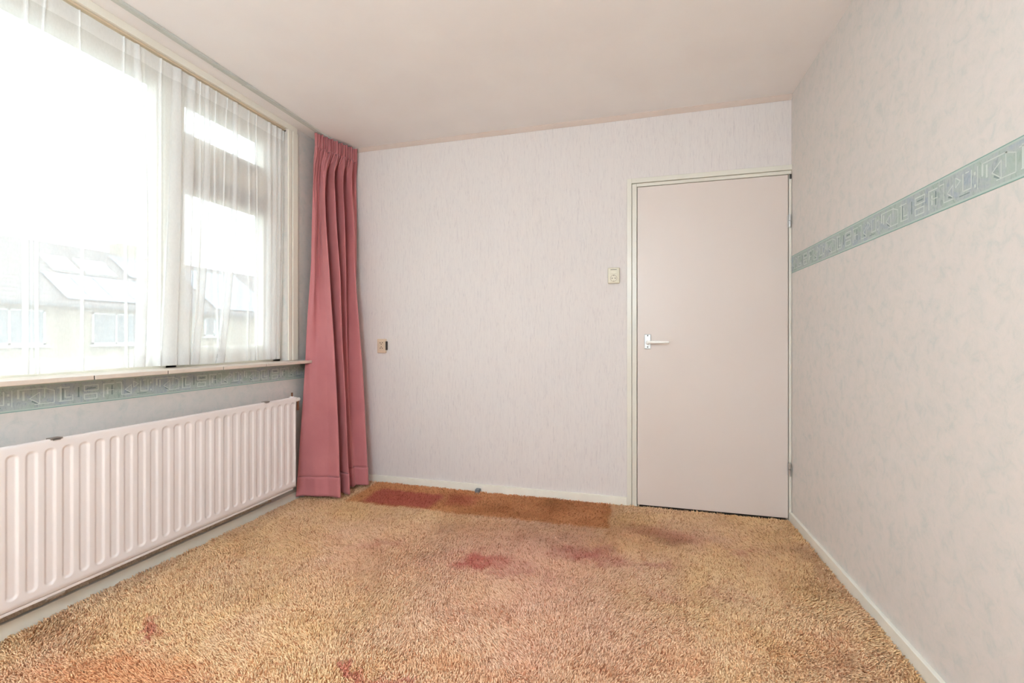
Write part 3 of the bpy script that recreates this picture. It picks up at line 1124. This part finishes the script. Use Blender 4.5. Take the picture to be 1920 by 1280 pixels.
# yarns: bent, tapering three-sided tufts on a jittered grid
sp = 0.0058
gx = np.arange(CX0 + 0.003, CX1 - 0.002, sp)
gy = np.arange(0.55, CY1 - 0.001, sp)
GX, GY = np.meshgrid(gx, gy)
px = GX.ravel() + rng.uniform(-0.5, 0.5, GX.size) * sp
py = GY.ravel() + rng.uniform(-0.5, 0.5, GX.size) * sp
# keep the strip that runs under the door leaf too
px = np.clip(px, CX0, CX1)
n = len(px)


def vnoise(x, y, s, seed):
    """smooth value noise"""
    r = np.random.default_rng(seed).uniform(-1, 1, (64, 64))
    u, v = x * s + 100, y * s + 100
    i, j = np.floor(u).astype(int), np.floor(v).astype(int)
    a, b = u - i, v - j
    a, b = a * a * (3 - 2 * a), b * b * (3 - 2 * b)
    g = lambda p, q: r[p % 64, q % 64]
    return (g(i, j) * (1 - a) + g(i + 1, j) * a) * (1 - b) + (g(i, j + 1) * (1 - a) + g(i + 1, j + 1) * a) * b


# walked-over pile leans in broad drifts
la = vnoise(px, py, 2.0, 1) + 0.6 * vnoise(px, py, 6.0, 2) + 0.5 * vnoise(px, py, 22.0, 5)
lb = vnoise(px, py, 2.0, 3) + 0.6 * vnoise(px, py, 6.0, 4) + 0.5 * vnoise(px, py, 22.0, 6)
lean_x = 0.0085 * la + rng.normal(0, 0.0032, n)
lean_y = 0.0085 * lb + rng.normal(0, 0.0032, n)
hh = 0.0165 + 0.0022 * vnoise(px, py, 18, 7) + 0.0030 * vnoise(px, py, 60, 8) + rng.normal(0, 0.0022, n)
# trodden flatter in the middle, fuller at the edges
pit = np.clip(vnoise(px, py, 75, 9) - 0.35, 0, 1) * np.clip(0.6 + vnoise(px, py, 4, 10), 0, 1.3)
hh -= 0.012 * pit
hh = np.maximum(hh, 0.007)
edge = np.minimum.reduce([px - CX0, CX1 - px, CY1 - py])
hh *= 0.86 + 0.18 * np.exp(-(edge / 0.25) ** 2)
rr = rng.uniform(0.0019, 0.0032, n)
ang = rng.uniform(0, 2 * np.pi, n)
V = np.zeros((n, 10, 3), np.float32)
Z0 = -0.004
for lev, (fz, fr, fl) in enumerate([(0.0, 0.8, 0.0), (0.55, 1.0, 0.32), (0.88, 0.85, 0.85)]):
    for k in range(3):
        a = ang + k * 2 * np.pi / 3 + lev * 0.7
        V[:, lev * 3 + k, 0] = px + lean_x * fl + rr * fr * np.cos(a)
        V[:, lev * 3 + k, 1] = py + lean_y * fl + rr * fr * np.sin(a)
        V[:, lev * 3 + k, 2] = Z0 + hh * fz
V[:, 9, 0] = px + lean_x * 1.25
V[:, 9, 1] = py + lean_y * 1.25
V[:, 9, 2] = Z0 + hh
V[:, :, 0] = np.clip(V[:, :, 0], -2.1235, XR - 0.0165)
V[:, :, 1] = np.minimum(V[:, :, 1], YB - 0.0135)
fq, ft = [], []
for lev in range(2):
    for k in range(3):
        a, b = lev * 3 + k, lev * 3 + (k + 1) % 3
        fq.append((a, b, b + 3, a + 3))
for k in range(3):
    ft.append((6 + k, 6 + (k + 1) % 3, 9))
base = (np.arange(n) * 10)[:, None]
Q = (base[:, :, None] + np.array(fq)[None]).reshape(-1)
TT = (base[:, :, None] + np.array(ft)[None]).reshape(-1)
nq, nt = n * 6, n * 3
me = bpy.data.meshes.new("shag_carpet")
me.vertices.add(n * 10)
me.vertices.foreach_set("co", V.reshape(-1))
me.loops.add(nq * 4 + nt * 3)
me.loops.foreach_set("vertex_index", np.concatenate([Q, TT]).astype(np.int32))
me.polygons.add(nq + nt)
me.polygons.foreach_set("loop_start", np.concatenate([np.arange(nq) * 4, nq * 4 + np.arange(nt) * 3]).astype(np.int32))
me.polygons.foreach_set("use_smooth", np.ones(nq + nt, bool))
at = me.attributes.new("yarn", 'FLOAT', 'POINT')
at.data.foreach_set("value", np.repeat(rng.uniform(0, 1, n), 10).astype(np.float32))
me.update(calc_edges=True)
carpet = finish("shag_carpet", me, pile_mat)
tag(carpet, "wall-to-wall gold and pink shag carpet with rust red stains covering the floor", "carpet", kind="stuff")

# ------------------------------------------------------------------ added fill lamp, unseen behind the camera
LPX, LPY, LPZ = -0.40, -0.95, 1.78
lamp = empty("added_fill_lamp", (LPX, LPY, ZC))
tag(lamp, "round white opal globe lamp added unseen behind the viewer as fill light", "fill lamp")
bm = bmesh.new()
cyl(bm, (LPX, LPY, ZC - 0.04), (LPX, LPY, ZC - 0.0005), 0.05, 0.06, 24)
from_bm("fill_lamp_rose", bm, M['white_handle'], lamp)
bm = bmesh.new()
cyl(bm, (LPX, LPY, LPZ + 0.19), (LPX, LPY, ZC - 0.04), 0.004, seg=10)
from_bm("fill_lamp_cord", bm, M['white_handle'], lamp)
bm = bmesh.new()
bmesh.ops.create_uvsphere(bm, u_segments=32, v_segments=16, radius=0.20)
for v in bm.verts:
    v.co = Vector((LPX + v.co.x, LPY + v.co.y, LPZ + v.co.z))
t = NT("fill_lamp_glass")
t.set(lin(250, 248, 240), 0.3)
t.b.inputs['Emission Color'].default_value = FILL_LAMP_COLOR
t.b.inputs['Emission Strength'].default_value = FILL_LAMP
from_bm("fill_lamp_globe", bm, t.m, lamp, smooth=True)

# ------------------------------------------------------------------ outside
DF = -24.0
GZ = -2.85
struct(boxes("ground", [(DF - 30, XL - 1.5, -30, 70, GZ - 0.2, GZ)], M['street']))
EAVE = CAM_H + 1.60
RIDGE = EAVE + 3.15
DR = 4.1


def roofpt(y, s, lift=0.0):
    """point on the street-side slope, s=0 at the eave, 1 at the ridge"""
    nx, nz = (RIDGE - EAVE), DR
    L = math.hypot(nx, nz)
    return Vector((DF + 0.35 - s * (DR + 0.35) + lift * nx / L, y, EAVE - 0.12 + s * (RIDGE - EAVE + 0.12) + lift * nz / L))


def slab_on_roof(bm, y0, y1, s0, s1, t0, t1, mi=0):
    lo = [roofpt(y0, s0, t0), roofpt(y1, s0, t0), roofpt(y1, s1, t0), roofpt(y0, s1, t0)]
    hi = [roofpt(y0, s0, t1), roofpt(y1, s0, t1), roofpt(y1, s1, t1), roofpt(y0, s1, t1)]
    a = [bm.verts.new(p) for p in lo]
    b = [bm.verts.new(p) for p in hi]
    fs = [bm.faces.new(b), bm.faces.new(a[::-1])]
    for i in range(4):
        j = (i + 1) % 4
        fs.append(bm.faces.new((a[i], a[j], b[j], b[i])))
    for f in fs:
        f.material_index = mi
    bmesh.ops.recalc_face_normals(bm, faces=bm.faces)


def house(y0, label, solar=None, skylights=(), chimney=None, windows=()):
    y1 = y0 + 6.2
    h = empty("terraced_house", (DF - DR, (y0 + y1) / 2, GZ))
    tag(h, label, "house", "row houses across the street")
    bm = bmesh.new()
    box(bm, DF - 2 * DR, DF, y0 + 0.005, y1 - 0.005, GZ, EAVE)
    # gable prism
    a = [bm.verts.new(p) for p in ((DF, y0 + 0.01, EAVE), (DF - 2 * DR, y0 + 0.01, EAVE), (DF - DR, y0 + 0.01, RIDGE - 0.25))]
    b = [bm.verts.new(p) for p in ((DF, y1 - 0.01, EAVE), (DF - 2 * DR, y1 - 0.01, EAVE), (DF - DR, y1 - 0.01, RIDGE - 0.25))]
    bm.faces.new(a); bm.faces.new(b[::-1])
    bm.faces.new((a[0], b[0], b[2], a[2])); bm.faces.new((a[1], a[2], b[2], b[1]))
    from_bm("house_wall", bm, M['brick'], h)
    bm = bmesh.new()
    slab_on_roof(bm, y0, y1, 0, 1.0, -0.10, 0.0)
    vs = [(DF - 2 * DR - 0.35, EAVE - 0.12), (DF - DR, RIDGE)]
    q = [bm.verts.new((vs[0][0], y0, vs[0][1])), bm.verts.new((vs[0][0], y1, vs[0][1])), bm.verts.new((vs[1][0], y1, vs[1][1])), bm.verts.new((vs[1][0], y0, vs[1][1]))]
    bm.faces.new(q)
    bmesh.ops.recalc_face_normals(bm, faces=bm.faces)
    rf = from_bm("house_roof", bm, M['roof'], h)
    boxes("gutter", [(DF + 0.30, DF + 0.46, y0, y1, EAVE - 0.24, EAVE - 0.10)], M['gutter'], h)
    if chimney:
        boxes("chimney", [(DF - DR - 0.45, DF - DR + 0.45, chimney - 0.5, chimney + 0.5, RIDGE - 0.6, RIDGE + 0.55)], M['brick'], h)
    for (a0, a1, s0, s1) in (solar or ()):
        nc = max(1, round((a1 - a0) / 1.02))
        for k in range(nc):
            bm = bmesh.new()
            w = (a1 - a0) / nc
            slab_on_roof(bm, a0 + k * w + 0.02, a0 + (k + 1) * w - 0.02, s0, s1, 0.06, 0.10)
            from_bm("solar_panel", bm, M['solar'], h)
    for (a0, a1, s0, s1) in skylights:
        bm = bmesh.new()
        slab_on_roof(bm, a0, a1, s0, s1, 0.0, 0.12)
        f = from_bm("skylight", bm, M['outframe'], h)
        bm = bmesh.new()
        slab_on_roof(bm, a0 + 0.08, a1 - 0.08, s0 + 0.02, s1 - 0.02, 0.121, 0.13)
        from_bm("skylight_glass", bm, M['skylight'], f)
    for (a0, a1, z0, z1, nm) in windows:
        bm = bmesh.new()
        box(bm, DF, DF + 0.06, a0, a1, z0, z0 + 0.09)
        box(bm, DF, DF + 0.06, a0, a1, z1 - 0.07, z1)
        for k in range(nm + 1):
            yy = a0 + (a1 - a0 - 0.08) * k / nm
            box(bm, DF, DF + 0.06, yy, yy + 0.08, z0, z1)
        box(bm, DF, DF + 0.14, a0 - 0.1, a1 + 0.1, z0 - 0.10, z0)
        w = from_bm("house_window", bm, M['outframe'], h)
        boxes("house_pane", [(DF + 0.005, DF + 0.03, a0 + 0.04, a1 - 0.04, z0 + 0.04, z1 - 0.04)], M['outglass'], w)
    return h


WZa, WZb = CAM_H - 0.28, EAVE - 0.42
house(1.4, "nearest terraced house of the row with plain tiled roof, cut by the window's left edge", windows=((3.0, 6.4, WZa, WZb, 3),))
house(7.6, "terraced house with bare tiled roof just left of the one with two skylights",
      windows=((8.4, 10.6, WZa, WZb, 2), (11.0, 13.3, WZa, WZb, 2)))
house(13.8, "terraced house with solar panels and two skylights side by side in its roof", solar=((14.0, 19.8, 0.06, 0.44), (18.0, 19.9, 0.52, 0.9)),
      skylights=((14.7, 15.7, 0.50, 0.74), (16.0, 17.3, 0.50, 0.74)), chimney=19.2,
      windows=((15.0, 17.0, WZa, WZb, 2), (17.2, 19.4, WZa, WZb, 2)))
house(20.0, "terraced house with solar panels behind the narrow right-hand window",
      solar=((21.3, 26.0, 0.06, 0.86),), windows=((20.6, 21.9, WZa + 0.4, WZb, 2),))
house(26.2, "terraced house with bare tiled roof at the far right end of the row", windows=((26.6, 28.6, WZa, WZb, 2),))
